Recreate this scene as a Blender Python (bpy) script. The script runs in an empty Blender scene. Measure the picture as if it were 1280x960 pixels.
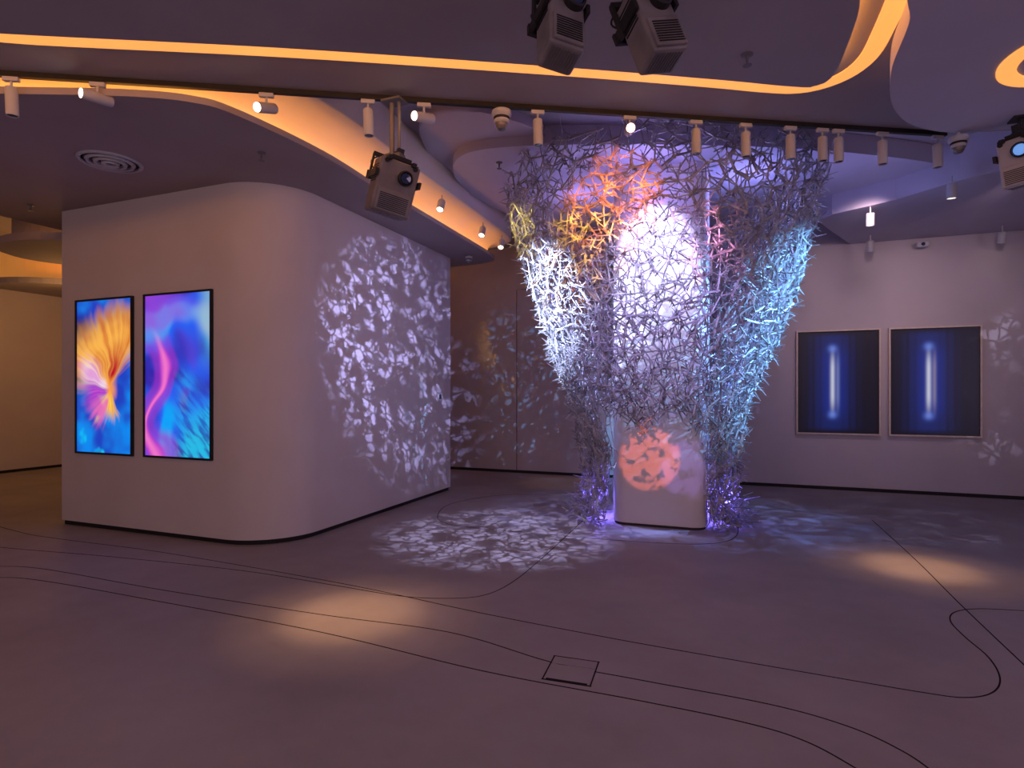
import bpy, bmesh, math, random
from mathutils import Vector, Matrix, noise, Euler
from mathutils.geometry import delaunay_2d_cdt
random.seed(7)
scene = bpy.context.scene
COL = scene.collection
try:
    scene.view_settings.view_transform = 'Standard'
except Exception:
    pass

# ---------------------------------------------------------------- image pixel helpers: image coordinates unprojected through the camera onto planes
YAW = math.radians(21.04)
S, C = math.sin(YAW), math.cos(YAW)
F, HZ, H = 720.0, 490.0, 1.5
def P(u, v, z):
    a = (u-640)/F; b = (HZ-v)/F
    d = (z-H)/b
    return Vector((d*(-S+C*a), d*(C+S*a), z))
def PY(u, v, Y):
    a = (u-640)/F; d = Y/(C+S*a)
    return Vector((d*(-S+C*a), Y, H+(HZ-v)/F*d))
def PD(u, v, d):
    a = (u-640)/F
    return Vector((d*(-S+C*a), d*(C+S*a), H+(HZ-v)/F*d))
def XY(p): return (p[0], p[1])

# ---------------------------------------------------------------- materials
def new_mat(name):
    m = bpy.data.materials.new(name); m.use_nodes = True
    return m, m.node_tree.nodes, m.node_tree.links, m.node_tree.nodes['Principled BSDF']
def plaster(name, c1, c2, rough=0.75, scale=1.2, bump=0.05, spec=0.3, metal=0.0):
    m, N, L, B = new_mat(name)
    tc = N.new('ShaderNodeTexCoord'); nz = N.new('ShaderNodeTexNoise')
    nz.inputs['Scale'].default_value = scale; nz.inputs['Detail'].default_value = 6
    L.new(tc.outputs['Object'], nz.inputs['Vector'])
    cr = N.new('ShaderNodeValToRGB')
    cr.color_ramp.elements[0].position = 0.3; cr.color_ramp.elements[1].position = 0.7
    cr.color_ramp.elements[0].color = (*c1, 1); cr.color_ramp.elements[1].color = (*c2, 1)
    L.new(nz.outputs['Fac'], cr.inputs['Fac']); L.new(cr.outputs['Color'], B.inputs['Base Color'])
    B.inputs['Roughness'].default_value = rough; B.inputs['Metallic'].default_value = metal
    B.inputs['Specular IOR Level'].default_value = spec
    if bump > 0:
        n2 = N.new('ShaderNodeTexNoise'); n2.inputs['Scale'].default_value = 60
        L.new(tc.outputs['Object'], n2.inputs['Vector'])
        bp = N.new('ShaderNodeBump'); bp.inputs['Strength'].default_value = bump; bp.inputs['Distance'].default_value = 0.01
        L.new(n2.outputs['Fac'], bp.inputs['Height']); L.new(bp.outputs['Normal'], B.inputs['Normal'])
    return m
def emis(name, col, st, scale=3.0):
    m, N, L, B = new_mat(name)
    tc = N.new('ShaderNodeTexCoord'); nz = N.new('ShaderNodeTexNoise'); nz.inputs['Scale'].default_value = scale
    L.new(tc.outputs['Object'], nz.inputs['Vector'])
    mr = N.new('ShaderNodeMapRange'); mr.inputs['To Min'].default_value = st*0.85; mr.inputs['To Max'].default_value = st*1.15
    L.new(nz.outputs['Fac'], mr.inputs['Value'])
    B.inputs['Base Color'].default_value = (*[min(1, c) for c in col], 1)
    B.inputs['Emission Color'].default_value = (*col, 1)
    L.new(mr.outputs['Result'], B.inputs['Emission Strength'])
    return m
def attr_emis(name, st, rough=0.15):
    m, N, L, B = new_mat(name)
    at = N.new('ShaderNodeAttribute'); at.attribute_name = 'Col'
    B.inputs['Base Color'].default_value = (0.01, 0.01, 0.012, 1)
    L.new(at.outputs['Color'], B.inputs['Emission Color'])
    B.inputs['Emission Strength'].default_value = st; B.inputs['Roughness'].default_value = rough
    return m

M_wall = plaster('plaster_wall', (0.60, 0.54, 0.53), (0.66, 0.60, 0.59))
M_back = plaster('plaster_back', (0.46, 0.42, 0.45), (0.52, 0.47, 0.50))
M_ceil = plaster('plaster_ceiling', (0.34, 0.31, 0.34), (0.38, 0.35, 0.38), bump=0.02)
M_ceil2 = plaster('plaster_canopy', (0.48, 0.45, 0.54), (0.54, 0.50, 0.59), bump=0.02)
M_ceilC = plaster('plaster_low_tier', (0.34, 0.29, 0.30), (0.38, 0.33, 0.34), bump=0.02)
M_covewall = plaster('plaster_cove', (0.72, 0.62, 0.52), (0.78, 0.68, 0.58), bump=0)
M_dark = plaster('shadow_gap', (0.015, 0.013, 0.015), (0.02, 0.018, 0.02), bump=0)
M_gap = plaster('plinth_gap', (0.03, 0.025, 0.03), (0.04, 0.035, 0.04), bump=0)
M_seam = plaster('door_seam', (0.10, 0.08, 0.09), (0.13, 0.10, 0.11), bump=0)
M_line = plaster('floor_joint', (0.022, 0.017, 0.02), (0.03, 0.024, 0.027), bump=0, rough=0.95, spec=0.0)
M_white = plaster('white_enamel', (0.44, 0.44, 0.47), (0.50, 0.50, 0.53), rough=0.45, bump=0)
M_pale = plaster('pale_projector_enamel', (0.42, 0.40, 0.41), (0.50, 0.47, 0.48), rough=0.45, bump=0)
M_housing_shaded = plaster('projector_enamel_shaded', (0.15, 0.13, 0.14), (0.26, 0.23, 0.24), rough=0.5, bump=0, scale=6)  # white housings; their backlit shade is put into this grey
M_black = plaster('black_metal', (0.015, 0.015, 0.017), (0.03, 0.028, 0.03), rough=0.5, bump=0, metal=0.2)
M_grey = plaster('grey_metal', (0.16, 0.15, 0.15), (0.22, 0.21, 0.21), rough=0.45, bump=0, metal=0.4)
M_glass = plaster('lens_glass', (0.02, 0.03, 0.08), (0.03, 0.05, 0.15), rough=0.05, bump=0, spec=0.8)
M_wood = plaster('pale_wood_frame', (0.60, 0.50, 0.42), (0.70, 0.60, 0.50), rough=0.5, scale=14, bump=0.02)
M_stick = plaster('silver_branches', (0.16, 0.15, 0.16), (0.58, 0.57, 0.59), rough=0.40, scale=7, bump=0, metal=0.1, spec=0.5)
M_cove = emis('cove_light', (1.0, 0.43, 0.10), 0.92, 1.2)
M_cove2 = emis('cove_light_soft', (1.0, 0.42, 0.09), 0.26)
M_cove3 = emis('cove_light_strong', (1.0, 0.40, 0.09), 9.0)
M_led = emis('led_strip', (1.0, 0.42, 0.09), 7.5)
M_lamp = emis('lamp_lens', (1.0, 0.82, 0.60), 9.0)
M_blue_lens = emis('projector_lens_glow', (0.15, 0.35, 0.8), 0.8)
M_floor, N, L, B = new_mat('polished_concrete')
tc = N.new('ShaderNodeTexCoord')
n1 = N.new('ShaderNodeTexNoise'); n1.inputs['Scale'].default_value = 0.9; n1.inputs['Detail'].default_value = 9; n1.inputs['Roughness'].default_value = 0.65
L.new(tc.outputs['Object'], n1.inputs['Vector'])
cr = N.new('ShaderNodeValToRGB')
cr.color_ramp.elements[0].position = 0.3; cr.color_ramp.elements[1].position = 0.72
cr.color_ramp.elements[0].color = (0.285, 0.25, 0.255, 1); cr.color_ramp.elements[1].color = (0.39, 0.345, 0.35, 1)
L.new(n1.outputs['Fac'], cr.inputs['Fac']); L.new(cr.outputs['Color'], B.inputs['Base Color'])
n2 = N.new('ShaderNodeTexNoise'); n2.inputs['Scale'].default_value = 3.5; n2.inputs['Detail'].default_value = 8
L.new(tc.outputs['Object'], n2.inputs['Vector'])
mr = N.new('ShaderNodeMapRange'); mr.inputs['To Min'].default_value = 0.50; mr.inputs['To Max'].default_value = 0.68
L.new(n2.outputs['Fac'], mr.inputs['Value']); L.new(mr.outputs['Result'], B.inputs['Roughness'])
B.inputs['Specular IOR Level'].default_value = 0.28
bp = N.new('ShaderNodeBump'); bp.inputs['Strength'].default_value = 0.08; bp.inputs['Distance'].default_value = 0.02
L.new(n2.outputs['Fac'], bp.inputs['Height']); L.new(bp.outputs['Normal'], B.inputs['Normal'])

# ---------------------------------------------------------------- mesh helpers
def link(o):
    COL.objects.link(o); return o
def mk(name, me, mat, parent=None, loc=None, smooth=False):
    o = bpy.data.objects.new(name, me)
    if mat and not me.materials: me.materials.append(mat)
    if smooth:
        me.polygons.foreach_set('use_smooth', [True]*len(me.polygons))
    if loc is not None: o.location = loc
    if parent: o.parent = parent
    return link(o)
def tag(o, label, cat, group=None, kind=None):
    o['label'] = label; o['category'] = cat
    if group: o['group'] = group
    if kind: o['kind'] = kind
    return o
def struct(o, label=None):
    o['kind'] = 'structure'
    if label: o['label'] = label
    return o
def pydata(name, v, f):
    me = bpy.data.meshes.new(name); me.from_pydata([tuple(p) for p in v], [], f); me.update(); return me
def box_mesh(name, sx, sy, sz, bev=0.0, off=(0, 0, 0), seg=2):
    bm = bmesh.new(); bmesh.ops.create_cube(bm, size=1)
    for v in bm.verts: v.co = Vector((v.co.x*sx+off[0], v.co.y*sy+off[1], v.co.z*sz+off[2]))
    if bev > 0: bmesh.ops.bevel(bm, geom=bm.edges[:], offset=bev, segments=seg, affect='EDGES', profile=0.5)
    me = bpy.data.meshes.new(name); bm.to_mesh(me); bm.free(); return me
def merge(name, meshes):
    bm = bmesh.new()
    for m in meshes: bm.from_mesh(m)
    me = bpy.data.meshes.new(name); bm.to_mesh(me); bm.free(); return me
def lathe_mesh(name, prof, seg=28, ax='Z', off=(0, 0, 0)):
    v = []; f = []
    for r, z in prof:
        for i in range(seg):
            t = 2*math.pi*i/seg
            q = (r*math.cos(t), r*math.sin(t), z)
            if ax == 'Y': q = (q[0], q[2], q[1])
            v.append((q[0]+off[0], q[1]+off[1], q[2]+off[2]))
    n = len(prof)
    for k in range(n-1):
        for i in range(seg):
            j = (i+1) % seg
            f.append((k*seg+i, k*seg+j, (k+1)*seg+j, (k+1)*seg+i))
    f.append(tuple(range(seg-1, -1, -1))); f.append(tuple((n-1)*seg+i for i in range(seg)))
    me = pydata(name, v, f)
    bm = bmesh.new(); bm.from_mesh(me); bmesh.ops.remove_doubles(bm, verts=bm.verts, dist=1e-5)
    bmesh.ops.recalc_face_normals(bm, faces=bm.faces); bm.to_mesh(me); bm.free()
    return me
def catmull(pts, n=10, closed=False):
    pts = [Vector(p) for p in pts]; out = []; m = len(pts)
    rng = range(m) if closed else range(m-1)
    for i in rng:
        p1 = pts[i]; p2 = pts[(i+1) % m]
        p0 = pts[(i-1) % m] if (closed or i > 0) else p1*2-p2
        p3 = pts[(i+2) % m] if (closed or i+2 < m) else p2*2-p1
        for k in range(n):
            t = k/n
            out.append(0.5*((2*p1)+(p2-p0)*t+(2*p0-5*p1+4*p2-p3)*t*t+(3*p1-p0-3*p2+p3)*t**3))
    if not closed: out.append(pts[-1])
    return out
def area2(pl): return sum(pl[i][0]*pl[(i+1) % len(pl)][1]-pl[(i+1) % len(pl)][0]*pl[i][1] for i in range(len(pl)))
def ccw(pl):
    pl = [Vector((p[0], p[1])) for p in pl]
    return pl if area2(pl) > 0 else pl[::-1]
def offset(pl, o):
    n = len(pl); out = []
    for i in range(n):
        t = (pl[(i+1) % n]-pl[i-1])
        if t.length < 1e-9: out.append(pl[i].copy()); continue
        t.normalize(); out.append(pl[i]+Vector((t.y, -t.x))*o)
    return out
def prism_mesh(name, pl, z0, z1, bev=0.0):
    pl = ccw(pl); bm = bmesh.new()
    lo = [bm.verts.new((p[0], p[1], z0)) for p in pl]; hi = [bm.verts.new((p[0], p[1], z1)) for p in pl]
    n = len(pl)
    fb = bm.faces.new(lo[::-1]); bm.faces.new(hi)
    for i in range(n):
        j = (i+1) % n; bm.faces.new((lo[i], lo[j], hi[j], hi[i]))
    if bev > 0:
        bmesh.ops.bevel(bm, geom=list(fb.edges), offset=bev, segments=3, affect='EDGES', profile=0.5)
    big = [f for f in bm.faces if len(f.verts) > 4]
    bmesh.ops.triangulate(bm, faces=big)
    me = bpy.data.meshes.new(name); bm.to_mesh(me); bm.free(); return me
def loft_mesh(name, rings):
    v = []; f = []; n = len(rings[0][0])
    for pl_, z in rings:
        for p in pl_: v.append((p[0], p[1], z))
    for k in range(len(rings)-1):
        for i in range(n):
            j = (i+1) % n; f.append((k*n+i, k*n+j, (k+1)*n+j, (k+1)*n+i))
    me = pydata(name, v, f); me.polygons.foreach_set('use_smooth', [True]*len(me.polygons)); return me
def ribbon_mesh(name, pts, w, z0, z1, closed=False):
    pts = [Vector((p[0], p[1])) for p in pts]; n = len(pts); v = []; f = []
    for i in range(n):
        a = pts[i-1] if (closed or i > 0) else pts[i]; b = pts[(i+1) % n] if (closed or i < n-1) else pts[i]
        t = (b-a).normalized(); nn = Vector((t.y, -t.x))*w/2
        for q, z in ((pts[i]-nn, z0), (pts[i]+nn, z0), (pts[i]+nn, z1), (pts[i]-nn, z1)): v.append((q.x, q.y, z))
    m = n if closed else n-1
    for i in range(m):
        j = (i+1) % n
        for k in range(4):
            f.append((i*4+k, i*4+(k+1) % 4, j*4+(k+1) % 4, j*4+k))
    if not closed: f += [(0, 1, 2, 3), ((n-1)*4+3, (n-1)*4+2, (n-1)*4+1, (n-1)*4)]
    return pydata(name, v, f)
def rod_mesh(name, a, b, r, seg=10):
    a = Vector(a); b = Vector(b); t = (b-a).normalized()
    u = t.orthogonal().normalized(); w = t.cross(u); v = []; f = []
    for p in (a, b):
        for i in range(seg):
            q = 2*math.pi*i/seg; v.append(p+u*math.cos(q)*r+w*math.sin(q)*r)
    for i in range(seg):
        j = (i+1) % seg; f.append((i, j, seg+j, seg+i))
    f += [tuple(range(seg-1, -1, -1)), tuple(range(seg, 2*seg))]
    return pydata(name, v, f)
def empty(name, loc):
    o = bpy.data.objects.new(name, None); o.location = loc; o.empty_display_size = 0.1; return link(o)

# ================================================================= ROOM
BW = 10.03; ZM = 4.2; ZB = 3.66; ZC = 3.55; ZD = 4.0
struct(mk('floor', box_mesh('floor', 21, 14.5, 0.2, off=(-3.3, 3.0, -0.1)), M_floor))
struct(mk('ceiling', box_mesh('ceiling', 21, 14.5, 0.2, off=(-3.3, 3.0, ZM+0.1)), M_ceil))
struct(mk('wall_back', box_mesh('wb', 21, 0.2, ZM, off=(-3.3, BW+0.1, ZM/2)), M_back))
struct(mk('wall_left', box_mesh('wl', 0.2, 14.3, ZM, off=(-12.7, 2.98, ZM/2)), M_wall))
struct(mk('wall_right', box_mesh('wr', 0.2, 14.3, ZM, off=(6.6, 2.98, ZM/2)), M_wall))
struct(mk('baseboard_back', box_mesh('bb', 18, 0.012, 0.05, off=(-3.0, BW-0.006, 0.025)), M_dark))
struct(mk('baseboard_left', box_mesh('bl', 0.012, 12, 0.05, off=(-12.594, 3.9, 0.025)), M_dark))
dx0 = PY(646, 500, BW).x; zt = PY(648, 362, BW).z
seam = merge('door', [box_mesh('a', 0.014, 0.006, zt, off=(dx0, BW-0.003, zt/2)), box_mesh('b', 2.0, 0.006, 0.012, off=(dx0+1.0, BW-0.003, zt)), box_mesh('c', 0.014, 0.006, zt, off=(dx0+2.0, BW-0.003, zt/2))])
struct(mk('door_1', seam, M_seam))
XR, XL, YF, YBk, RC = -4.05, -7.12, 4.27, 7.9, 0.62
pl = [(XL, YF), ]
for i in range(17):
    t = -math.pi/2+math.pi/2*i/16
    pl.append((XR-RC+RC*math.cos(t), YF+RC+RC*math.sin(t)))
pl += [(XR, YBk), (XL, YBk)]
blk = ccw(pl)
o = struct(mk('wall_partition', prism_mesh('wall_partition', blk, 0.05, ZC), M_wall))
for p in o.data.polygons: p.use_smooth = (abs(p.normal.z) < 0.5)
o.data.set_sharp_from_angle(angle=math.radians(25))
struct(mk('partition_recess_shade', prism_mesh('bp', offset(blk, -0.03), 0, 0.05), M_dark))  # recess shade under the wall, put in as a near-black strip

edge = [(-3.42, 8.0), (-3.38, 6.5), (-3.36, 5.0), (-3.33, 4.1)]
near = [XY(P(300, 146, ZC)), XY(P(240, 128, ZC)), XY(P(150, 120, ZC)), XY(P(0, 117, ZC)), XY(P(-120, 113, ZC))]
Cpts = catmull([Vector(p) for p in ([(-7.9, 8.2), (-6.5, 8.45), (-4.2, 8.45), (-3.6, 8.35)]+edge+near+[(-7.6, 1.4), (-7.95, 2.2), (-7.95, 5.0)])], 8, True)
Cpl = ccw(Cpts)
struct(mk('trim_1', prism_mesh('t1', Cpl, ZC, ZC+0.05, 0.012), M_ceilC), 'low rounded ceiling tier')
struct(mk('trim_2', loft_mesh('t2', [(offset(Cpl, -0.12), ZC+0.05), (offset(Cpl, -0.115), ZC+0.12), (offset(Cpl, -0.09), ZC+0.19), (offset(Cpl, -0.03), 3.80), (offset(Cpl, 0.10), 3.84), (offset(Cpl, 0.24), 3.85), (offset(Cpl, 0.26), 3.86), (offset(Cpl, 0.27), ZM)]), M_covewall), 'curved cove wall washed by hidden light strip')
struct(mk('trim_3', ribbon_mesh('t3', offset(Cpl, -0.065), 0.05, ZC+0.05, ZC+0.056, True), M_led), 'hidden amber light strip in the cove')
def T(u, z=ZB, dv=0): return P(u, 89+u*(76/1180.0)+dv, z)
far = [XY(T(u, dv=3)) for u in (-350, 0, 300, 600, 900, 1180)]
Bpl = [(-12.5, -4.0), (-12.5, far[0][1]-1.5)]+far+[(3.4, 6.2), (6.4, 7.0), (6.4, -4.0)]
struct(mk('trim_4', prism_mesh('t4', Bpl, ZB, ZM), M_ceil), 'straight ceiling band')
zA = 3.56
Apts = [XY(P(*q, zA)) for q in ((-300, 22), (0, 42), (350, 60), (700, 84), (900, 100), (985, 108), (1020, 108), (1042, 94), (1056, 65), (1072, 20), (1090, -50))]
Apts = [(p[0], p[1]) for p in Apts]+[(0.75, 2.0), (0.75, -2.0), (0.2, -3.2), (-8.5, -3.2), (-9.2, -2.5), (-9.2, 0.2)]
Apl = ccw(catmull([Vector(p) for p in Apts], 8, True))
struct(mk('trim_5', prism_mesh('t5', Apl, zA, zA+0.03, 0.01), M_ceil), 'large flat ceiling panel')
struct(mk('trim_6', prism_mesh('t6', offset(Apl, -0.04), zA+0.03, ZB-0.001), M_cove3), 'glowing cove line around ceiling panel')
ring = offset(Apl, 0.205)
struct(mk('trim_7', ribbon_mesh('t7', ring, 0.12, ZB-0.006, ZB, True), M_cove), 'glowing cove line around ceiling panel')
Dpx = ((1162, -60), (1136, 30), (1114, 90), (1117, 135), (1145, 158), (1200, 166), (1290, 158), (1400, 140))
Dpl = ccw(catmull([Vector(XY(P(*q, 3.5))) for q in Dpx]+[Vector((5.2, 4.2)), Vector((5.2, 0.5)), Vector((2.2, 0.5)), Vector((1.3, 1.6))], 8, True))
struct(mk('trim_8', prism_mesh('t8', Dpl, 3.5, ZB, 0.05), M_ceil2), 'rounded dropped ceiling panel')
cc = P(1350, 66, 3.49)
circ = [(cc.x+0.33*math.cos(t*math.pi/24), cc.y+0.33*math.sin(t*math.pi/24)) for t in range(48)]
struct(mk('trim_9', ribbon_mesh('t9', circ, 0.10, 3.488, 3.5, True), M_cove), 'round glowing ceiling recess')
Kpx = ((566, 212), (575, 196), (610, 186), (700, 181), (850, 181), (1000, 186), (1120, 197), (1180, 207), (1196, 216), (1180, 232), (1120, 247), (1040, 262), (960, 275), (850, 285), (740, 285), (650, 272), (600, 250), (575, 230))
Kpl = ccw(catmull([Vector(XY(P(*q, ZD))) for q in Kpx], 6, True))
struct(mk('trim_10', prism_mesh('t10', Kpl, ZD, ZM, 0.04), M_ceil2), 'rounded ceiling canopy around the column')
K2 = ccw(catmull([Vector(XY(P(*q, 4.1))) for q in ((528, 150), (534, 190), (560, 225), (620, 262), (700, 275), (760, 250), (700, 180), (600, 140))], 6, True))
struct(mk('trim_11', prism_mesh('t11', K2, 4.1, ZM, 0.03), M_ceil2), 'second rounded ceiling tier')
ZR = 3.75
Rpl = [XY(P(1062, 305, ZR)), XY(P(1035, 286, ZR)), XY(P(1022, 276, ZR)), XY(P(1040, 268, ZR)), XY(P(1120, 250, ZR)), XY(P(1200, 225, ZR)), XY(P(1300, 200, ZR)), (6.4, 7.3), (6.4, 10.02)]
Rpl[0] = (Rpl[0][0], 10.02)
struct(mk('trim_12', prism_mesh('t12', Rpl, ZR, ZM, 0.01), M_ceil2), 'low soffit along back wall')
for i, (u, v, z, r) in enumerate(((92, 318, 3.42, 0.75), (66, 366, 3.40, 1.0))):
    p = P(u, v, z)
    k = 13+i*2
    cir = [(p.x+r*1.3*math.cos(t*math.pi/20), p.y+r*math.sin(t*math.pi/20)) for t in range(40)]
    struct(mk('trim_%d' % k, prism_mesh('t', cir, z, z+0.1, 0.02), M_ceil), 'rounded corridor ceiling canopy')
    struct(mk('trim_%d' % (k+1), prism_mesh('t', offset(ccw(cir), -0.15), z+0.1, ZM), M_cove2 if i else M_ceil), 'canopy neck with cove glow')

lines = [
 [(-60, 674), (0, 684), (140, 696), (300, 713), (420, 732), (500, 745), (560, 748), (605, 744), (640, 728), (675, 700), (710, 668), (740, 640)],
 [(-60, 640), (20, 664), (77, 674), (200, 690), (420, 728), (600, 766), (760, 797), (900, 822), (1050, 848), (1150, 865), (1205, 872), (1240, 866), (1250, 848), (1236, 822), (1205, 795), (1188, 776), (1194, 765), (1225, 761), (1290, 764)],
 [(-60, 712), (0, 708), (60, 712), (200, 737), (400, 768), (560, 790), (690, 828), (800, 850), (960, 880), (1060, 908), (1130, 940), (1180, 975)],
 [(-60, 730), (0, 722), (60, 727), (200, 752), (400, 790), (600, 838), (800, 876), (930, 903), (1010, 928), (1090, 972)],
 [(1090, 650), (1110, 668), (1150, 705), (1200, 755), (1300, 850)],
 [(760, 618), (640, 618), (570, 628), (548, 642), (560, 655), (640, 664), (780, 676), (880, 680), (918, 672), (922, 655), (915, 640)],
]
for i, ln in enumerate(lines):
    pts = catmull([Vector(XY(P(u, v, 0))) for u, v in ln], 8)
    struct(mk('trim_%d' % (20+i), ribbon_mesh('joint', pts, 0.008, -0.002, 0.001), M_line), 'thin dark curved floor joint')

# ================================================================= COLUMN
cx0, cx1, cy0, cy1, r = -1.30, -0.27, 6.52, 7.5, 0.16
pl = []
for (x, y, a0) in ((cx1-r, cy0+r, -90), (cx1-r, cy1-r, 0), (cx0+r, cy1-r, 90), (cx0+r, cy0+r, 180)):
    for i in range(9):
        t = math.radians(a0+90*i/8); pl.append((x+r*math.cos(t), y+r*math.sin(t)))
col = mk('column', prism_mesh('column', pl, 0.03, ZD), M_wall)
for p in col.data.polygons: p.use_smooth = abs(p.normal.z) < 0.5
col.data.set_sharp_from_angle(angle=math.radians(35))
tag(col, 'white plaster column with rounded corners lit by projections', 'column')
mk('column_plinth', prism_mesh('cpl', offset(ccw(pl), -0.015), 0, 0.03), M_gap, parent=col)['label'] = 'dark recessed shadow gap at the foot'

# ================================================================= BRANCH SCULPTURE
CX, CY = -0.85, 7.06
prof = [(0, 0.92), (0.3, 0.84), (0.75, 0.84), (1.4, 1.02), (2.0, 1.24), (2.6, 1.45), (3.2, 1.62), (3.8, 1.76), (4.2, 1.86)]
def R(z):
    for (z0, r0), (z1, r1) in zip(prof, prof[1:]):
        if z <= z1:
            t = (z-z0)/(z1-z0); return r0+(r1-r0)*t
    return prof[-1][1]
PH0 = math.atan2(0-CY, 0-CX)
def zmin(phi):
    a = abs(math.degrees(phi))
    if a < 38: return 1.17+0.12*math.sin(phi*9)
    if a < 46: return 1.17*(46-a)/8
    if a < 115: return 0.0
    return 1.3
def zmax(phi):
    a = abs(math.degrees(phi))
    return 4.05+0.10*math.sin(phi*7) if a < 55 else 3.93
def surf(x, z, off):
    phi = x/1.4; th = PH0+phi
    rr = R(z)+off+0.08*noise.noise(Vector((x*1.3, z*1.3, off*9)))
    return Vector((CX+rr*math.cos(th), CY+rr*math.sin(th), z))
VS, FS = [], []
def tube(pts, rad, k=4):
    base = len(VS)
    t = (pts[-1]-pts[0]).normalized()
    u = t.orthogonal().normalized(); w = t.cross(u)
    cs = [(math.cos(2*math.pi*i/k), math.sin(2*math.pi*i/k)) for i in range(k)]
    for p, r_ in zip(pts, rad):
        for c_, s_ in cs:
            q = p+(u*c_+w*s_)*r_; VS.append((q.x, q.y, q.z))
    for s in range(len(pts)-1):
        for i in range(k):
            j = (i+1) % k; b0 = base+s*k; b1 = b0+k
            FS.append((b0+i, b0+j, b1+j, b1+i))
    e = base+(len(pts)-1)*k
    FS.append(tuple(base+i for i in range(k-1, -1, -1))); FS.append(tuple(e+i for i in range(k)))
nodes_all = []
def rv(a): return Vector((random.uniform(-a, a), random.uniform(-a, a), random.uniform(-a, a)))
def rv2(): 
    return random.uniform(-.49, .49)
for mode, cell, off, rad, zcap in (('dual', 0.165, 0.03, 0.0105, 9), ('tri', 0.125, -0.02, 0.0075, 9), ('dual', 0.135, -0.09, 0.0080, 9), ('tri', 0.13, -0.16, 0.0070, 9), ('tri', 0.11, -0.10, 0.0070, 1.8)):
    W = math.pi*1.4; pts = []
    nx = int(2*W/cell); nzc = int(4.4/cell)
    for i in range(nx):
        for j in range(nzc):
            pts.append(Vector((-W+(i+0.5+0.5*(j % 2)+rv2())*cell, -0.15+(j+rv2())*cell)))
    vo, eo, fo, *_ = delaunay_2d_cdt(pts, [], [], 0, 1e-5)
    def okp(x, z): return zmin(x/1.4) < z < min(zcap, zmax(x/1.4)) and z > 0.015
    segs = []
    if mode == 'dual':
        e2f = {}; ctr = []
        for fi, f in enumerate(fo):
            c_ = sum((vo[i] for i in f), Vector((0, 0)))/len(f); ctr.append(c_)
            for a_, b_ in zip(f, list(f[1:])+[f[0]]):
                e2f.setdefault((min(a_, b_), max(a_, b_)), []).append(fi)
        segs = [(fl[0], fl[1]) for fl in e2f.values() if len(fl) == 2 and random.random() < 0.94]
    else:
        ctr = [Vector(v_) for v_ in vo]
        es = set()
        for f in fo:
            for a_, b_ in zip(f, list(f[1:])+[f[0]]): es.add((min(a_, b_), max(a_, b_)))
        segs = [e_ for e_ in sorted(es) if random.random() < 0.44]
    ok = [okp(c_.x, c_.y) for c_ in ctr]
    cen = [(surf(c_.x, c_.y, off)+rv(0.03)) if k_ else None for c_, k_ in zip(ctr, ok)]
    for c_ in cen:
        if c_ is not None and c_.z < 0.02: c_.z = 0.02
    for i_, j_ in segs:
        if not (ok[i_] and ok[j_]): continue
        a_, b_ = cen[i_], cen[j_]
        if (a_-b_).length > 0.38 or (a_-b_).length < 1e-3: continue
        dd_ = (b_-a_).normalized(); r_ = rad*random.uniform(0.75, 1.3)
        tube([a_-dd_*random.uniform(0.0, 0.045), b_+dd_*random.uniform(0.0, 0.045)], [r_, r_*0.8], 4)
    nodes_all += [(c_, off) for c_, k_ in zip(cen, ok) if k_]
main = mk('branch_sculpture', pydata('branches', VS, FS), M_stick)
tag(main, 'flared openwork sculpture of tangled silver branches wrapped around column', 'sculpture')
VS, FS = [], []
for c_, off in nodes_all:
    if random.random() > (0.85 if off > -0.05 else 0.35): continue
    out = Vector((c_.x-CX, c_.y-CY, 0)).normalized()
    d = (out*random.uniform(0.1, 1.1)+rv(0.9)); d.normalize()
    ln = random.uniform(0.06, 0.16)
    e = c_+d*ln
    if e.z < 0.015: e.z = 0.015
    if e.z > 3.96 and (e-Vector((CX, CY, e.z))).length < 1.5: e.z = 3.96
    tube([c_, e], [0.008, 0.003], 3)
for side in (-1, 1):
    for k in range(130):
        th = PH0+side*math.radians(random.uniform(48, 115)); rr = random.uniform(0.72, 0.98)
        a_ = Vector((CX+rr*math.cos(th), CY+rr*math.sin(th), random.uniform(0.02, 0.3)))
        th2 = th+random.uniform(-.35, .35); r2 = rr+random.uniform(0.05, 0.2)
        b_ = Vector((CX+r2*math.cos(th2), CY+r2*math.sin(th2), max(0.015, a_.z+random.uniform(-0.1, 0.14))))
        tube([a_, b_], [0.009, 0.003], 3)
mk('thorn_twigs', pydata('thorns', VS, FS), M_stick, parent=main)['kind'] = 'stuff'

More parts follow.
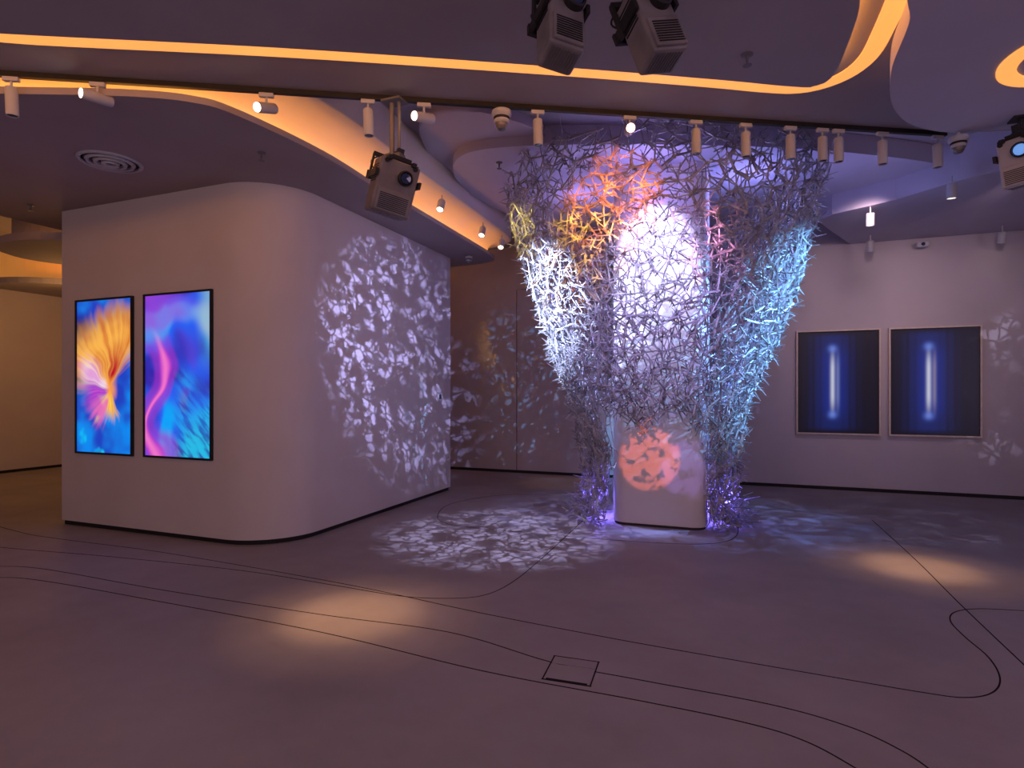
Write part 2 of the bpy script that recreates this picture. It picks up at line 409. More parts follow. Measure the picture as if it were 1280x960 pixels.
# ================================================================= SCREENS AND PICTURES
def fbm(x, y, s, seed=0.0, o=4):
    v_ = 0; a_ = 1; t_ = 0
    for k in range(o):
        v_ += a_*noise.noise(Vector((x*s, y*s, seed+k*7.3))); t_ += a_; a_ *= 0.5; s *= 2
    return v_/t_
def mixc(a_, b_, t_):
    t_ = max(0, min(1, t_)); return tuple(a_[i]*(1-t_)+b_[i]*t_ for i in range(3))
def sm(e0, e1, x):
    t_ = max(0, min(1, (x-e0)/(e1-e0))); return t_*t_*(3-2*t_)
def art_flower(x, y):
    y2 = y*1.9; cxx, cyy = 0.68, 0.80
    wx = x+0.16*fbm(x, y2, 1.8, 1, 3); wy = y2+0.16*fbm(x, y2, 1.8, 5, 3)
    dx, dy = wx-cxx, wy-cyy; rr = math.hypot(dx, dy); an = math.atan2(dy, dx)
    if an < -1.2: an += 2*math.pi
    streak = 0.7*fbm(an*6.0, rr*0.12, 1.6, 9, 4)
    soft = fbm(x, y2, 2.6, 77, 3)
    c_ = mixc((0.01, 0.05, 0.55), (0.0, 0.26, 0.90), sm(-0.2, 0.3, fbm(x, y2, 2.2, 3, 3)))
    c_ = mixc(c_, (0.0, 0.70, 0.95), sm(0.15, 0.4, fbm(x, y2, 3.5, 33, 3))*sm(0.5, 0.15, y2))
    dk = sm(0.42, 0.1, x)*sm(0.6, 1.0, y2)*sm(1.8, 1.55, y2)
    c_ = mixc(c_, (0.0, 0.01, 0.06), dk)
    plume = sm(1.35, 0.75, abs(an-1.95)+0.5*streak)*sm(1.15, 0.85, rr+0.25*streak)
    pc = mixc((0.70, 0.17, 0.03), (1.0, 0.48, 0.08), sm(-0.3, 0.25, streak+0.5*soft))
    pc = mixc(pc, (0.42, 0.20, 0.10), sm(0.65, 1.0, rr)*0.6)
    c_ = mixc(c_, pc, plume)
    lp = sm(0.55, 0.05, abs(an-2.75)+0.3*streak)*sm(0.80, 0.45, rr+0.2*streak)
    c_ = mixc(c_, mixc((0.80, 0.36, 0.72), (0.95, 0.80, 0.86), sm(-.2, .25, streak+0.5*soft)), lp)
    vi = sm(0.6, 0.1, abs(an-3.35)+0.3*streak)*sm(0.68, 0.35, rr+0.2*streak)
    c_ = mixc(c_, mixc((0.30, 0.03, 0.62), (0.70, 0.10, 0.62), sm(-.2, .25, streak)), vi)
    red = sm(0.7, 0.0, abs(an-1.55)+0.4*streak)*sm(0.65, 0.15, rr)
    c_ = mixc(c_, (0.50, 0.0, 0.02), red)
    yl = sm(0.95, 0.25, abs(an-4.45)+0.4*streak)*sm(0.46, 0.18, rr+0.2*streak+0.2*soft)
    c_ = mixc(c_, mixc((1.0, 0.40, 0.05), (1.0, 0.78, 0.10), sm(-.25, .2, streak+0.5*soft)), yl)
    mg = sm(0.5, 0.1, abs(an-3.9)+0.3*streak)*sm(0.64, 0.40, rr+0.2*streak)
    c_ = mixc(c_, mixc((0.85, 0.15, 0.50), (1.0, 0.60, 0.20), sm(0, .25, soft)), mg*0.9)
    c_ = mixc(c_, (1.0, 0.35, 0.05), sm(0.14, 0.02, rr)*0.9)
    return c_
def art_flow(x, y):
    y2 = y*1.9
    w1 = fbm(x, y2, 1.5, 2, 2); w2 = fbm(x, y2, 1.5, 12, 2)
    wx, wy = x+0.4*w1, y2+0.4*w2
    n_ = fbm(wx, wy, 1.7, 30, 2)
    c_ = mixc((0.03, 0.02, 0.42), (0.02, 0.11, 0.90), sm(-0.30, 0.08, n_))
    c_ = mixc(c_, (0.0, 0.38, 1.0), sm(0.05, 0.4, n_))
    c_ = mixc(c_, (0.16, 0.03, 0.62), sm(0.05, 0.4, fbm(wx, wy, 1.8, 50, 2))*0.7)
    path = 0.20+0.12*math.sin(y2*5.0+2.8)+0.25*w1
    bd = abs(x-path); wd = 0.05+0.11*(0.5+0.5*math.sin(y2*6.4+1.0+3*w2))
    fade = sm(1.6, 1.2, y2+0.2*w2)
    band = sm(wd+0.08, wd-0.05, bd)*fade
    bc = mixc((0.92, 0.18, 0.62), (0.48, 0.04, 0.60), sm(0.0, wd, bd))
    c_ = mixc(c_, (0.35, 0.03, 0.60), sm(0.09, 0.0, abs(bd-wd-0.08))*0.6*fade)
    c_ = mixc(c_, bc, band)
    top = sm(1.55, 1.85, y2+0.5*n_)*sm(0.7, 0.1, x+0.6*w2)
    c_ = mixc(c_, (0.34, 0.06, 0.70), top*0.8)
    st = fbm((x+y2)*3.0, (x-y2)*0.6, 4, 40)
    lr = sm(0.95, 0.3, y2+0.6*w1)*sm(0.3, 0.7, x+0.2*w2)
    c_ = mixc(c_, mixc((0.02, 0.60, 0.80), (0.02, 0.12, 0.35), sm(-0.15, 0.25, st)), lr*0.8)
    rt = sm(0.75, 1.0, x+0.3*n_)*sm(0.9, 1.4, y2)
    c_ = mixc(c_, mixc((0.10, 0.50, 0.55), (0.50, 0.68, 0.50), sm(-.1, .2, n_)), rt*0.6)
    return c_
def art_beam(cx, tint):
    def f(x, y):
        c_ = mixc((0.0005, 0.001, 0.008), (0.002, 0.012, 0.11), sm(0.42, 0.02, abs(x-cx)))
        c_ = mixc(c_, (0.0, 0.001, 0.01), 0.6*sm(0.0, 0.6, math.sin(x*70))*sm(0.02, 0.3, abs(x-cx)))
        v_ = sm(0.14, 0.38, y)*sm(0.87, 0.62, y)
        ends = math.exp(-(((y-0.18)/0.035)**2+((x-cx)/0.05)**2))+math.exp(-(((y-0.83)/0.035)**2+((x-cx)/0.05)**2))
        c_ = mixc(c_, (0.003, 0.025, 0.32), min(1, 0.7*math.exp(-((x-cx-0.02)/0.13)**2)*sm(0.08, 0.3, y)*sm(0.92, 0.7, y)+0.8*ends))
        c_ = mixc(c_, (0.52, 0.54, 0.68), math.exp(-((x-cx)/0.027)**2)*v_)
        c_ = mixc(c_, tint, 0.4*math.exp(-((x-cx-0.065)/0.022)**2)*v_)
        c_ = mixc(c_, (0.22, 0.36, 0.95), min(1, ends)*0.45)
        c_ = mixc(c_, (0, 0, 0.004), sm(0.07, 0.0, min(x, 1-x, y, 1-y)))
        return c_
    return f
def art_mesh(name, w, h, fn, nx, ny):
    v_ = []; f_ = []; cs = []
    for j in range(ny+1):
        for i in range(nx+1):
            x, y = i/nx, j/ny
            v_.append(((x-0.5)*w, 0, (y-0.5)*h)); cs.append(fn(x, y))
    for j in range(ny):
        for i in range(nx):
            a_ = j*(nx+1)+i; f_.append((a_, a_+1, a_+nx+2, a_+nx+1))
    me = pydata(name, v_, f_)
    at = me.color_attributes.new('Col', 'FLOAT_COLOR', 'POINT')
    at.data.foreach_set('color', [q for c_ in cs for q in (*c_, 1.0)])
    return me
def frame_mesh(name, w, h, t, y0, y1):
    return merge(name, [box_mesh('a', t, y1-y0, h+2*t, 0.001, off=(s*(w/2+t/2), (y0+y1)/2, 0)) for s in (-1, 1)] +
                 [box_mesh('b', w, y1-y0, t, 0.001, off=(0, (y0+y1)/2, s*(h/2+t/2))) for s in (-1, 1)])
def panel(name, part, u0, u1, v0, v1, Y, fn, mat, fmat, t, dep, label, cat, group, nx, ny, partname):
    a_ = PY(u0, v0, Y); b_ = PY(u1, v1, Y)
    w, h = b_.x-a_.x, abs(a_.z-b_.z)
    zc = (a_.z+b_.z)/2
    e = empty(name, ((a_.x+b_.x)/2, Y-0.002, zc))
    tag(e, label, cat, group)
    w -= 2*t; h -= 2*t
    mk(partname, frame_mesh(partname, w, h, t, -dep, 0), fmat, parent=e)
    mk('backing_board', box_mesh('bk', w, dep*0.4, h, off=(0, -dep*0.2, 0)), M_black, parent=e)
    mk(part, art_mesh(part, w, h, fn, nx, ny), mat, parent=e, loc=(0, -dep*0.55, 0))
    return e
M_scr = attr_emis('screen_glow', 0.95)
M_art = attr_emis('self_lit_print', 0.9, 0.35)  # print colours emit; the brightness is put in as glow, not lamp light
zt, zb_ = 2.52, 0.82
def vz(u, z, Y):
    a = (u-640)/F; return HZ-(z-H)*F/(Y/(C+S*a))
panel('video_screen', 'display', 97, 168, vz(97, zt, YF), vz(168, zb_, YF), YF, art_flower, M_scr, M_black, 0.02, 0.03,
      'tall wall screen showing orange and pink flower-like plume on blue', 'screen', 'wall video screens', 130, 250, 'bezel')
panel('video_screen', 'display', 182, 267, vz(182, zt, YF), vz(267, zb_, YF), YF, art_flow, M_scr, M_black, 0.02, 0.03,
      'tall wall screen showing blue and magenta liquid swirls', 'screen', 'wall video screens', 130, 250, 'bezel')
zt, zb_ = 2.45, 0.85
for u0, u1, cxx, tint in ((995, 1100, 0.44, (0.30, 0.36, 0.62)), (1110, 1226, 0.44, (0.45, 0.38, 0.42))):
    panel('framed_picture', 'print', u0, u1, vz(u0, zt, BW), vz(u1, zb_, BW), BW, art_beam(cxx, tint), M_art, M_wood, 0.022, 0.06,
      'pale wood framed dark blue print with glowing vertical beam', 'picture', 'framed blue prints', 170, 130, 'frame')

# ================================================================= TRACK + SPOTLIGHTS
ta, tb = T(-330), T(1182)
mk_track = mk('light_track', ribbon_mesh('a', [XY(ta), XY(tb)], 0.035, ZB-0.035, ZB), M_black)
tag(mk_track, 'long thin black ceiling lighting track', 'track')
m_adapt = box_mesh('adapter', 0.10, 0.03, 0.03, 0.004, off=(0, 0, -0.05))
m_stem = rod_mesh('stem', (0, 0, -0.06), (0, 0, -0.11), 0.008)
Rb = 0.036
m_body = lathe_mesh('body', [(0.012, 0.0), (Rb-0.004, 0.0), (Rb, -0.006), (Rb, -0.19), (Rb-0.004, -0.192), (Rb-0.005, -0.182), (0.001, -0.182)])
m_lens = lathe_mesh('lens', [(0.001, -0.180), (Rb-0.006, -0.180), (Rb-0.006, -0.186), (0.001, -0.189)])
for m_, q in ((m_adapt, M_white), (m_stem, M_white), (m_body, M_white)): m_.materials.append(q)
m_body.polygons.foreach_set('use_smooth', [True]*len(m_body.polygons)); m_body.set_sharp_from_angle(angle=0.6)
m_lens_on = m_lens.copy(); m_lens_on.materials.append(M_lamp); m_lens.materials.append(M_glass)
trkrot = math.atan2(tb.y-ta.y, tb.x-ta.x)
def cdir(left, toward, down): return Vector((-left*C+toward*S, -left*S-toward*C, -down))
lamps = [(14, None, 0), (122, cdir(.5, .85, .1), 1), (333, cdir(.3, .95, .4), 1), (460, None, 0), (530, cdir(.6, .8, .25), 1),
         (672, None, 0), (787, cdir(.1, .9, .25), 1), (870, None, 0), (932, None, 0), (988, None, 0), (1028, None, 0), (1048, None, 0), (1103, None, 0), (1172, None, 0)]
for u, dv, on in lamps:
    t = T(u)
    e = empty('track_spotlight', t)
    tag(e, 'white cylindrical spotlight on ceiling track, ' + ('tilted and glowing' if on else 'hanging straight down'), 'spotlight', 'track spotlights')
    for nm, me in (('adapter', m_adapt), ('stem', m_stem)):
        q = bpy.data.objects.new(nm, me); q.parent = e; q.rotation_euler = (0, 0, trkrot); link(q)
    rot = Vector((0, 0, -1)).rotation_difference((dv or Vector((0.02, 0.03, -1))).normalized()).to_euler()
    offv = Vector((0, 0, -0.105))
    if dv: offv = Vector((0, 0, -0.14)) - dv.normalized()*0.09
    for nm, me in (('lamp_body', m_body), ('lens', m_lens_on if on else m_lens)):
        q = bpy.data.objects.new(nm, me); q.parent = e; q.location = offv; q.rotation_euler = rot; link(q)
m_b2 = lathe_mesh('b2', [(0.01, 0), (0.04, 0), (0.045, -0.01), (0.045, -0.15), (0.038, -0.15), (0.036, -0.135), (0.001, -0.135)], 20); m_b2.materials.append(M_white)
m_l2 = lathe_mesh('l2', [(0.001, -0.132), (0.036, -0.132), (0.036, -0.137), (0.001, -0.137)], 20); m_l2.materials.append(M_lamp)
m_s2 = rod_mesh('s2', (0, 0, 0), (0, 0, -0.10), 0.008); m_s2.materials.append(M_white)
def small_spot(p, label='small white ceiling spotlight, glowing', dv=Vector((0.25, 0.2, -1)), grp='small ceiling spotlights'):
    e = empty('ceiling_spotlight', p); tag(e, label, 'spotlight', grp)
    rot = Vector((0, 0, -1)).rotation_difference(dv.normalized()).to_euler()
    q = bpy.data.objects.new('stem', m_s2); q.parent = e; link(q)
    for nm, me in (('lamp_body', m_b2), ('lens', m_l2)):
        q = bpy.data.objects.new(nm, me); q.parent = e; q.location = (0, 0, -0.08); q.rotation_euler = rot; link(q)
for Y in (5.3, 6.1, 7.3, 8.0): small_spot(Vector((-3.24, Y, 3.85)), dv=cdir(.1, .5, .8))
for u, v in ((1088, 258), (1088, 294), (1253, 282)): small_spot(P(u, v, ZR), dv=Vector((0.05, 0.4, -1)))
small_spot(P(1190, 220, ZR), dv=Vector((0.0, 0.1, -1)))

# ================================================================= SMALL CEILING DEVICES
def device(name, label, cat, p, parts, group=None):
    e = empty(name, p); tag(e, label, cat, group)
    for nm, me, mt in parts:
        mk(nm, me, mt, parent=e, smooth=False)
    return e
def sprinkler(p):
    device('sprinkler', 'small metal fire sprinkler head on ceiling', 'sprinkler', p, [
        ('escutcheon', lathe_mesh('e', [(0.035, 0), (0.035, -0.006), (0.015, -0.012), (0.001, -0.012)], 20), M_grey),
        ('nozzle', lathe_mesh('n', [(0.009, -0.012), (0.009, -0.045), (0.004, -0.05), (0.004, -0.065), (0.001, -0.065)], 12), M_grey),
        ('deflector', lathe_mesh('d', [(0.001, -0.063), (0.026, -0.066), (0.026, -0.07), (0.001, -0.07)], 16), M_grey)], 'ceiling sprinklers')
sprinkler(P(934, 68, zA)); sprinkler(P(327, 191, ZC)); sprinkler(P(38, 256, ZC)); sprinkler(P(624, 203, ZD))
def vent(p, r, label='round white ceiling air diffuser with concentric rings', name='air_diffuser'):
    rings = []
    for k in range(4):
        r0 = r*(1-k*0.24)
        rings.append(lathe_mesh('r', [(r0, 0), (r0, -0.008), (r0*0.94, -0.018-0.006*k), (max(0.004, r0-0.12*r), -0.014-0.006*k), (max(0.003, r0-0.14*r), -0.0)], 40))
    device(name, label, 'vent', p, [('diffuser_rings', merge('rings', rings), M_white),
           ('throat', lathe_mesh('t', [(0.001, -0.001), (r*0.8, -0.001), (r*0.8, -0.004), (0.001, -0.004)], 32), M_black)])
vent(P(138, 202, ZC), 0.25)
def speaker(p, r):
    device('ceiling_speaker', 'flat round ceiling speaker grille', 'speaker', p, [
        ('rim', lathe_mesh('r', [(r, 0), (r, -0.01), (r*0.93, -0.014), (r*0.9, -0.004), (0.001, -0.004)], 36), M_white),
        ('grille', lathe_mesh('g', [(0.001, -0.006), (r*0.86, -0.006), (r*0.86, -0.009), (0.001, -0.011)], 36), M_grey)], 'ceiling speakers')
speaker(P(1113, 235, ZD), 0.22); speaker(P(625, 290, ZM), 0.20)
def detector(p, s=1.0, drop=0.0):
    parts = []
    if drop: parts.append(('stem', rod_mesh('st', (0, 0, 0), (0, 0, -drop), 0.012), M_white))
    pr = [(0.03, 0), (0.075, -0.005), (0.08, -0.03), (0.07, -0.045), (0.062, -0.05), (0.062, -0.09), (0.055, -0.10), (0.001, -0.10)]
    parts.append(('housing', lathe_mesh('h', [(a*s, b*s-drop) for a, b in pr], 28), M_white))
    parts.append(('dome', lathe_mesh('d', [(0.05*s, -0.10*s-drop), (0.045*s, -0.125*s-drop), (0.03*s, -0.148*s-drop), (0.001, -0.155*s-drop)], 24), M_grey))
    parts.append(('dark_band', lathe_mesh('db', [(0.064*s, -0.055*s-drop), (0.064*s, -0.075*s-drop)], 28), M_black))
    device('dome_camera', 'white ceiling dome camera with grey dome', 'camera', p, parts, 'ceiling dome cameras')
detector(T(627)-Vector((0, 0, 0.035)), 0.95, 0.02)
detector(P(1198, 166, 3.5), 0.85, 0.03)
detector(P(586, 319, ZC), 0.7, 0.02); detector(P(40, 368, 3.40), 0.8, 0.03)
p = PY(1150, 308, BW)
device('wall_camera', 'small white bullet camera mounted on the wall', 'camera', p, [
    ('mount', lathe_mesh('m', [(0.04, 0), (0.04, -0.02), (0.015, -0.03), (0.012, -0.08), (0.001, -0.08)], 20, 'Y'), M_white),
    ('camera_body', box_mesh('c', 0.16, 0.09, 0.08, 0.02, off=(0.0, -0.11, 0.0), seg=3), M_white),
    ('lens', lathe_mesh('l', [(0.001, -0.155), (0.025, -0.155), (0.025, -0.162), (0.001, -0.162)], 18, 'Y'), M_glass)])
a_ = (549-640)/F
yy = -XR*(C+S*a_)/(S-C*a_)
dd = yy/(C+S*a_)
device('thermostat', 'small wall control panel with dark display', 'control panel', Vector((XR, yy, H+(HZ-497)/F*dd)), [
    ('cover', box_mesh('c', 0.018, 0.10, 0.13, 0.004, off=(0.009, 0, 0)), M_white),
    ('display', box_mesh('d', 0.004, 0.07, 0.07, 0.001, off=(0.0195, 0, 0.015)), M_black)])

# ================================================================= FLOOR HATCH
q = [P(678, 849, 0), P(693, 820, 0), P(749, 828, 0), P(737, 858, 0)]
cen = sum(q, Vector())/4
e = empty('floor_hatch', (cen.x, cen.y, 0)); tag(e, 'square flush floor outlet hatch with dark edge', 'floor hatch')
ax = ((q[3]-q[0])+(q[2]-q[1])).normalized(); w_ = ((q[3]-q[0]).length+(q[2]-q[1]).length)/2; h_ = ((q[1]-q[0]).length+(q[2]-q[3]).length)/2
e.rotation_euler = (0, 0, math.atan2(ax.y, ax.x))
mk('hatch_frame', merge('hf', [box_mesh('a', w_+0.010, 0.006, 0.003, off=(0, s*h_/2, 0.0015)) for s in (-1, 1)]+[box_mesh('a', 0.006, h_, 0.003, off=(s*w_/2, 0, 0.0015)) for s in (-1, 1)]+[box_mesh('a', w_*0.86, 0.016, 0.004, off=(0, -h_/2+0.008, 0.002))]), M_line, parent=e)
mk('hatch_lid', merge('hl', [box_mesh('a', w_-0.01, h_*0.62, 0.003, off=(0, -h_*0.16, 0.0015)), box_mesh('b', w_-0.01, h_*0.3, 0.003, off=(0, h_*0.33, 0.0015))]), M_floor, parent=e)

# ================================================================= PROJECTORS
def projector(p, top, w, d_, h_, rot, label, glow=False, hm=None):
    hm = hm or M_housing_shaded
    e = empty('projector', (p.x, p.y, top)); tag(e, label, 'projector', 'ceiling projectors')
    dz = p.z-top
    Rm = Matrix.Translation((0, 0, dz)) @ rot.to_matrix().to_4x4()
    def add(nm, me, mt, tr=True):
        if tr: me.transform(Rm)
        return mk(nm, me, mt, parent=e)
    add('housing', merge('h', [box_mesh('h', w, d_, h_, 0.018, seg=3), box_mesh('h', w*0.86, 0.02, h_*0.42, 0.006, off=(0, -d_/2-0.006, -h_*0.26)), box_mesh('h', w*0.6, d_*0.5, 0.03, 0.006, off=(0, 0.0, h_/2+0.01))]), hm)
    gr = [box_mesh('g', w*0.72, 0.004, 0.005, off=(0, -d_/2-0.018, -h_*0.42+k*0.013)) for k in range(int(h_*0.33/0.013))]
    add('intake_grille', merge('gr', gr), M_black)
    for s in (-1, 1):
        add('side_vent', merge('gs', [box_mesh('g', 0.004, d_*0.7, 0.006, off=(s*(w/2+0.002), 0, h_*0.05+k*0.016)) for k in range(8)]), M_black)
    add('end_grille', merge('ge', [box_mesh('g', 0.006, d_*0.7, 0.004, off=(-w*0.36+k*w*0.08, 0, -h_/2-0.002)) for k in range(10)]), M_grey)
    add('lens_barrel', lathe_mesh('l', [(0.052, 0), (0.052, -0.035), (0.043, -0.04), (0.04, -0.02), (0.001, -0.02)], 28, 'Y', off=(w*0.16, -d_/2, h_*0.22)), M_black)
    add('lens', lathe_mesh('l', [(0.001, -0.022), (0.039, -0.022), (0.036, -0.034), (0.001, -0.04)], 24, 'Y', off=(w*0.16, -d_/2, h_*0.22)), M_blue_lens if glow else M_glass)
    add('mounting_bracket', merge('mb', [box_mesh('m', 0.02, d_*1.25, 0.05, 0.003, off=(s*(w/2+0.014), 0.01, h_*0.18)) for s in (-1, 1)] +
        [box_mesh('m', 0.03, d_*1.3, 0.03, 0.003, off=(s*w*0.3, 0.0, h_*0.5)) for s in (-1, 1)] +
        [box_mesh('m', 0.014, 0.03, h_*0.5, 0.002, off=(s*(w/2+0.02), d_*0.35, h_*0.32)) for s in (-1, 1)] +
        [box_mesh('m', w+0.06, 0.02, 0.06, 0.003, off=(0, d_/2+0.03, h_*0.18)), box_mesh('m', w*0.5, d_, 0.03, 0.003, off=(0, 0.02, h_/2+0.02)), box_mesh('m', w+0.05, 0.03, 0.03, 0.003, off=(0, d_*0.35, h_*0.56)), box_mesh('m', 0.05, 0.05, 0.09, 0.004, off=(0, 0.02, h_/2+0.06))] +
        [lathe_mesh('k', [(0.001, 0.0), (0.016, 0.0), (0.016, -0.015), (0.001, -0.015)], 12, 'Y', off=(s*w*0.36, -d_*0.5, h_*0.44)) for s in (-1, 1)]), M_black)
    def cable(pts, r_=0.005):
        c_ = catmull([Vector(q_) for q_ in pts], 5)
        return [rod_mesh('c', c_[k], c_[k+1], r_, 6) for k in range(len(c_)-1)]
    add('cable', merge('cb', cable([(w*0.35, d_*0.45, h_*0.1), (w*0.62, d_*0.75, h_*0.35), (w*0.35, d_*0.6, h_*0.62), (0.02, 0.04, h_*0.72)])+cable([(-w*0.35, d_*0.45, h_*0.2), (-w*0.55, d_*0.7, h_*0.45), (-w*0.2, d_*0.5, h_*0.66), (0.0, 0.03, h_*0.74)])), M_black)
    pole = merge('pl', [rod_mesh('a', (0.0, 0, 0), (0.0, 0, dz+h_*0.4), 0.018), rod_mesh('a', (0.06, 0, 0), (0.06, 0, dz+h_*0.4), 0.012), box_mesh('b', 0.16, 0.12, 0.015, 0.002, off=(0.02, 0, -0.0075)),
                        box_mesh('k', 0.14, 0.08, 0.06, 0.006, off=(0.02, 0, dz+h_*0.5+0.03))])
    add('hanging_pole', pole, M_grey if top > 3.6 else M_black, tr=False)
    return e
projector(PD(700, 36, 2.75), zA, 0.18, 0.17, 0.36, Euler((math.radians(-14), math.radians(6), YAW+0.35)), 'white box projector hanging vertically from black bracket')
projector(PD(814, 38, 2.75), zA, 0.19, 0.17, 0.36, Euler((math.radians(-14), math.radians(-14), YAW+0.3)), 'white box projector hanging vertically from black bracket')
pp = T(490)
projector(Vector((pp.x, pp.y, 2.98)), ZB-0.036, 0.29, 0.22, 0.38, Euler((math.radians(14), math.radians(10), YAW+0.5)), 'white box projector hung on a long pole with cables')
projector(PD(1276, 203, 4.2), 3.5, 0.21, 0.18, 0.34, Euler((math.radians(10), math.radians(-4), YAW-1.0)), 'pale box projector with glowing blue lens', True, M_pale)

# ================================================================= LIGHTS
def spot(name, loc, target, energy, color, ang, blend=0.4, rad=0.02, gobo=None):
    l = bpy.data.lights.new(name, 'SPOT'); l.energy = energy; l.color = color
    l.spot_size = math.radians(ang); l.spot_blend = blend; l.shadow_soft_size = rad
    o = bpy.data.objects.new(name, l); o.location = loc
    o.rotation_euler = (Vector(target)-Vector(loc)).to_track_quat('-Z', 'Y').to_euler(); link(o)
    if gobo: gobo(l)
    return o
def point(name, loc, energy, color, rad=0.1):
    l = bpy.data.lights.new(name, 'POINT'); l.energy = energy; l.color = color; l.shadow_soft_size = rad
    o = bpy.data.objects.new(name, l); o.location = loc; return link(o)
def gobo_lattice(cells, line, patch, lo, hi, base=0.0, big=4.0, blo=0.40, bhi=0.52, stretch=(1, 1, 1)):
    """slide of leafy patches, with branch shadows imitated by its dark lines"""
    def g(l):
        l.use_nodes = True; N = l.node_tree.nodes; L = l.node_tree.links
        em = N['Emission']; tc = N.new('ShaderNodeTexCoord')
        mp = N.new('ShaderNodeMapping'); mp.inputs['Scale'].default_value = stretch
        L.new(tc.outputs['Normal'], mp.inputs['Vector'])
        wn = N.new('ShaderNodeTexNoise'); wn.inputs['Scale'].default_value = cells*0.8
        L.new(mp.outputs['Vector'], wn.inputs['Vector'])
        vm = N.new('ShaderNodeVectorMath'); vm.operation = 'SCALE'; vm.inputs['Scale'].default_value = 0.6/cells
        L.new(wn.outputs['Color'], vm.inputs[0])
        va = N.new('ShaderNodeVectorMath'); va.operation = 'ADD'
        L.new(mp.outputs['Vector'], va.inputs[0]); L.new(vm.outputs[0], va.inputs[1])
        vo = N.new('ShaderNodeTexVoronoi'); vo.feature = 'DISTANCE_TO_EDGE'; vo.inputs['Scale'].default_value = cells
        L.new(va.outputs[0], vo.inputs['Vector'])
        def rng(sock, a, b):
            m = N.new('ShaderNodeMapRange'); m.inputs['From Min'].default_value = a; m.inputs['From Max'].default_value = b
            L.new(sock, m.inputs['Value']); return m.outputs['Result']
        def noi(sc, det):
            n = N.new('ShaderNodeTexNoise'); n.inputs['Scale'].default_value = sc; n.inputs['Detail'].default_value = det
            n.inputs['Roughness'].default_value = 0.65
            L.new(mp.outputs['Vector'], n.inputs['Vector']); return n.outputs['Fac']
        def mul(a, b):
            m = N.new('ShaderNodeMath'); m.operation = 'MULTIPLY'; L.new(a, m.inputs[0]); L.new(b, m.inputs[1]); return m.outputs[0]
        r = mul(rng(vo.outputs['Distance'], line, line+0.10), rng(noi(patch, 5), lo, hi))
        r = mul(r, rng(noi(big, 2), blo, bhi))
        ad = N.new('ShaderNodeMath'); ad.operation = 'ADD'; ad.inputs[1].default_value = base
        L.new(r, ad.inputs[0]); L.new(ad.outputs[0], em.inputs['Strength'])
    return g
def patches(sc, lo, hi, base=0.03): return gobo_lattice(20, -0.2, sc, lo, hi, base, 4, 0.0, 0.1)
PC = Vector((-0.45, 3.05, 3.12)); PL = Vector((-2.62, 4.25, 2.95))
spot('projector_beam_blue', PC, (-0.80, 6.4, 2.25), 330, (0.40, 0.34, 1.0), 40, 0.7, 0.01)
spot('projector_beam_white', PC, PY(815, 350, 6.2), 280, (0.68, 0.72, 1.0), 24, 0.9, 0.01)
spot('projector_beam_orange', PC, PY(765, 265, 5.9), 1400, (1.0, 0.20, 0.05), 24, 0.8, 0.01, patches(11, 0.44, 0.56))
spot('projector_beam_yellow', PC, PY(722, 325, 5.9), 1250, (1.0, 0.52, 0.05), 22, 0.9, 0.01, patches(14, 0.47, 0.56, 0.02))
spot('projector_beam_pink', PC, PY(890, 320, 6.2), 600, (1.0, 0.30, 0.55), 20, 0.9, 0.01, patches(13, 0.50, 0.58, 0.02))
spot('projector_beam_slide', (-0.30, 3.4, 1.9), PY(812, 572, 6.5), 330, (1.0, 0.20, 0.10), 12, 0.3, 0.004, patches(22, 0.44, 0.48, 0.02))
spot('projector_beam_slide', (-0.10, 3.4, 1.9), PY(860, 585, 6.5), 130, (0.40, 0.24, 1.0), 11, 0.4, 0.004, patches(15, 0.42, 0.50, 0.1))
spot('projector_beam_left', PL, (-1.75, 6.5, 2.45), 1200, (0.52, 0.64, 1.0), 38, 0.6, 0.01)
spot('projector_beam_left_yellow', PL, PY(675, 290, 6.6), 350, (1.0, 0.76, 0.18), 20, 0.7, 0.01, patches(12, 0.40, 0.54, 0.05))
spot('projector_beam_cyan', (2.6, 5.6, 3.2), (0.45, 6.8, 2.3), 1600, (0.20, 0.52, 1.0), 44, 0.6, 0.01)
spot('beam_branch_shadows', (-0.2, 3.1, 3.25), (XR, 6.55, 2.0), 2000, (0.46, 0.46, 1.0), 37, 0.75, 0.004, gobo_lattice(44, 0.02, 32, 0.49, 0.57, 0.02, 8, 0.36, 0.52, (1, 1, 0.45)))  # branch shadows on the partition are drawn into this slide
spot('projector_beam_flecks', (2.6, 5.4, 3.3), PY(1345, 500, BW), 300, (0.74, 0.70, 1.0), 34, 0.4, 0.004, gobo_lattice(34, 0.04, 18, 0.50, 0.55, 0.0, 5, 0.40, 0.55))
spot('added_floor_dapple', (-2.0, 5.1, 3.4), P(625, 669, 0), 600, (0.56, 0.56, 1.0), 46, 0.7, 0.004, gobo_lattice(26, 0.02, 16, 0.42, 0.55, 0.03, 5, 0.30, 0.45))  # added lamp without a fixture, makes the floor dapples
spot('added_floor_dapple', (1.4, 6.2, 3.3), P(1090, 650, 0), 120, (0.60, 0.58, 1.0), 44, 0.5, 0.004, gobo_lattice(26, 0.03, 16, 0.50, 0.56, 0.0, 5, 0.42, 0.54))  # second added lamp for dapples on the floor
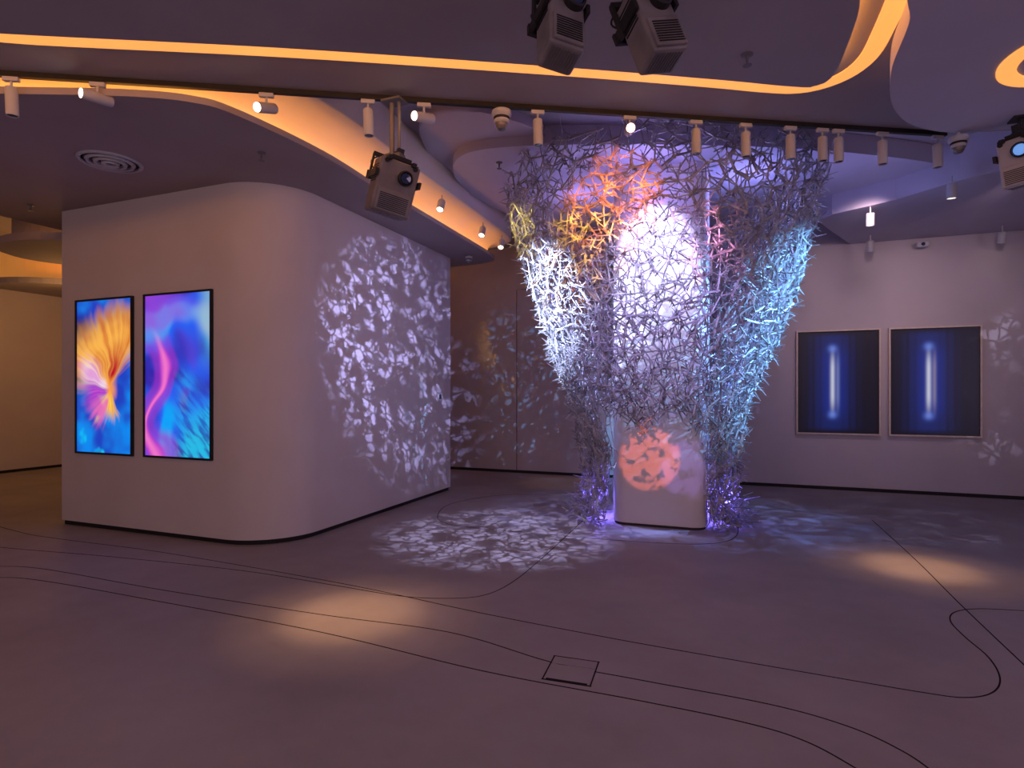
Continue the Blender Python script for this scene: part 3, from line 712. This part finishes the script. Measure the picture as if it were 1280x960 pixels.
# added spots inside the sculpture, no fixtures; brighten column and inner branches
spot('added_inner_spot', (-0.85, 5.85, 3.93), (-0.80, 6.55, 2.95), 420, (0.56, 0.58, 1.0), 56, 0.8, 0.04)
spot('added_inner_spot', (-1.9, 6.75, 3.93), (-1.62, 7.0, 1.2), 560, (0.38, 0.42, 1.0), 50, 0.7, 0.04)
spot('added_inner_spot', (0.30, 6.75, 3.93), (0.0, 7.05, 1.2), 680, (0.18, 0.32, 1.0), 50, 0.7, 0.04)
point('added_canopy_fill', (-0.8, 6.1, 3.62), 11, (0.36, 0.28, 1.0), 0.1)  # added point lamps, brighten the canopy underside and shell
point('added_canopy_fill', (0.15, 7.1, 3.62), 17, (0.34, 0.32, 1.0), 0.1)
point('added_canopy_fill', (-1.75, 7.1, 3.62), 12, (0.42, 0.32, 1.0), 0.1)
spot('canopy_uplight', (1.1, 7.0, 2.9), (1.3, 7.4, 4.0), 16, (0.40, 0.38, 1.0), 120, 1.0, 0.05)
point('leg_uplight', (-1.52, 6.85, 0.25), 20, (0.20, 0.14, 1.0), 0.05)
point('leg_uplight', (-0.10, 7.05, 0.25), 26, (0.18, 0.14, 1.0), 0.05)
warm = (1.0, 0.54, 0.25)
for src, tgt, k in ((T(333)-Vector((0, 0, 0.3)), P(440, 768, 0), 1.0), (T(1172)-Vector((0, 0, 0.35)), P(1150, 710, 0), 0.85)):
    spot('track_beam', src, tgt, 120*k, warm, 32, 1.0, 0.05)
    spot('track_beam', src, tgt, 340*k, warm, 19, 1.0, 0.05)
spot('wall_wash', (1.5, 7.6, 3.7), (PY(1048, 400, BW)), 68, (1.0, 0.68, 0.70), 80, 1.0, 0.1)
spot('wall_wash', (2.8, 7.6, 3.7), (PY(1168, 400, BW)), 55, (1.0, 0.68, 0.72), 80, 1.0, 0.1)
a_ = P(700, 603, 0); spot('track_beam', (-2.4, 9.0, 4.0), a_, 60, warm, 26, 1.0, 0.05)
point('corridor_lamp', (-10.5, 6.3, 2.9), 32, (1.0, 0.45, 0.12), 0.3)
point('corridor_lamp', (-9.2, 8.8, 2.9), 10, (1.0, 0.45, 0.12), 0.3)
def area(name, loc, target, energy, color, sx, sy):
    l = bpy.data.lights.new(name, 'AREA'); l.shape = 'RECTANGLE'; l.size = sx; l.size_y = sy; l.energy = energy; l.color = color
    o = bpy.data.objects.new(name, l); o.location = loc
    o.rotation_euler = (Vector(target)-Vector(loc)).to_track_quat('-Z', 'Y').to_euler(); return link(o)
area('added_room_fill', (-1.0, -2.8, 2.6), (-2.5, 6, 1.3), 80, (1.0, 0.66, 0.72), 6, 1.6)  # added unseen area lamps, fill for the ambient level
area('added_room_fill', (5.8, 2.0, 2.4), (-3, 5.5, 1.6), 58, (0.86, 0.64, 0.95), 1.6, 4)

w = bpy.data.worlds.new('World'); scene.world = w; w.use_nodes = True
w.node_tree.nodes['Background'].inputs['Color'].default_value = (0.45, 0.30, 0.38, 1)
w.node_tree.nodes['Background'].inputs['Strength'].default_value = 0.18

cd = bpy.data.cameras.new('camera'); cam = bpy.data.objects.new('camera', cd); link(cam)
cam.location = (0, 0, H); cam.rotation_euler = (math.pi/2, 0, YAW)
cd.sensor_width = 36; cd.lens = 36*F/1280; cd.shift_y = 10/1280; cd.clip_start = 0.05
scene.camera = cam
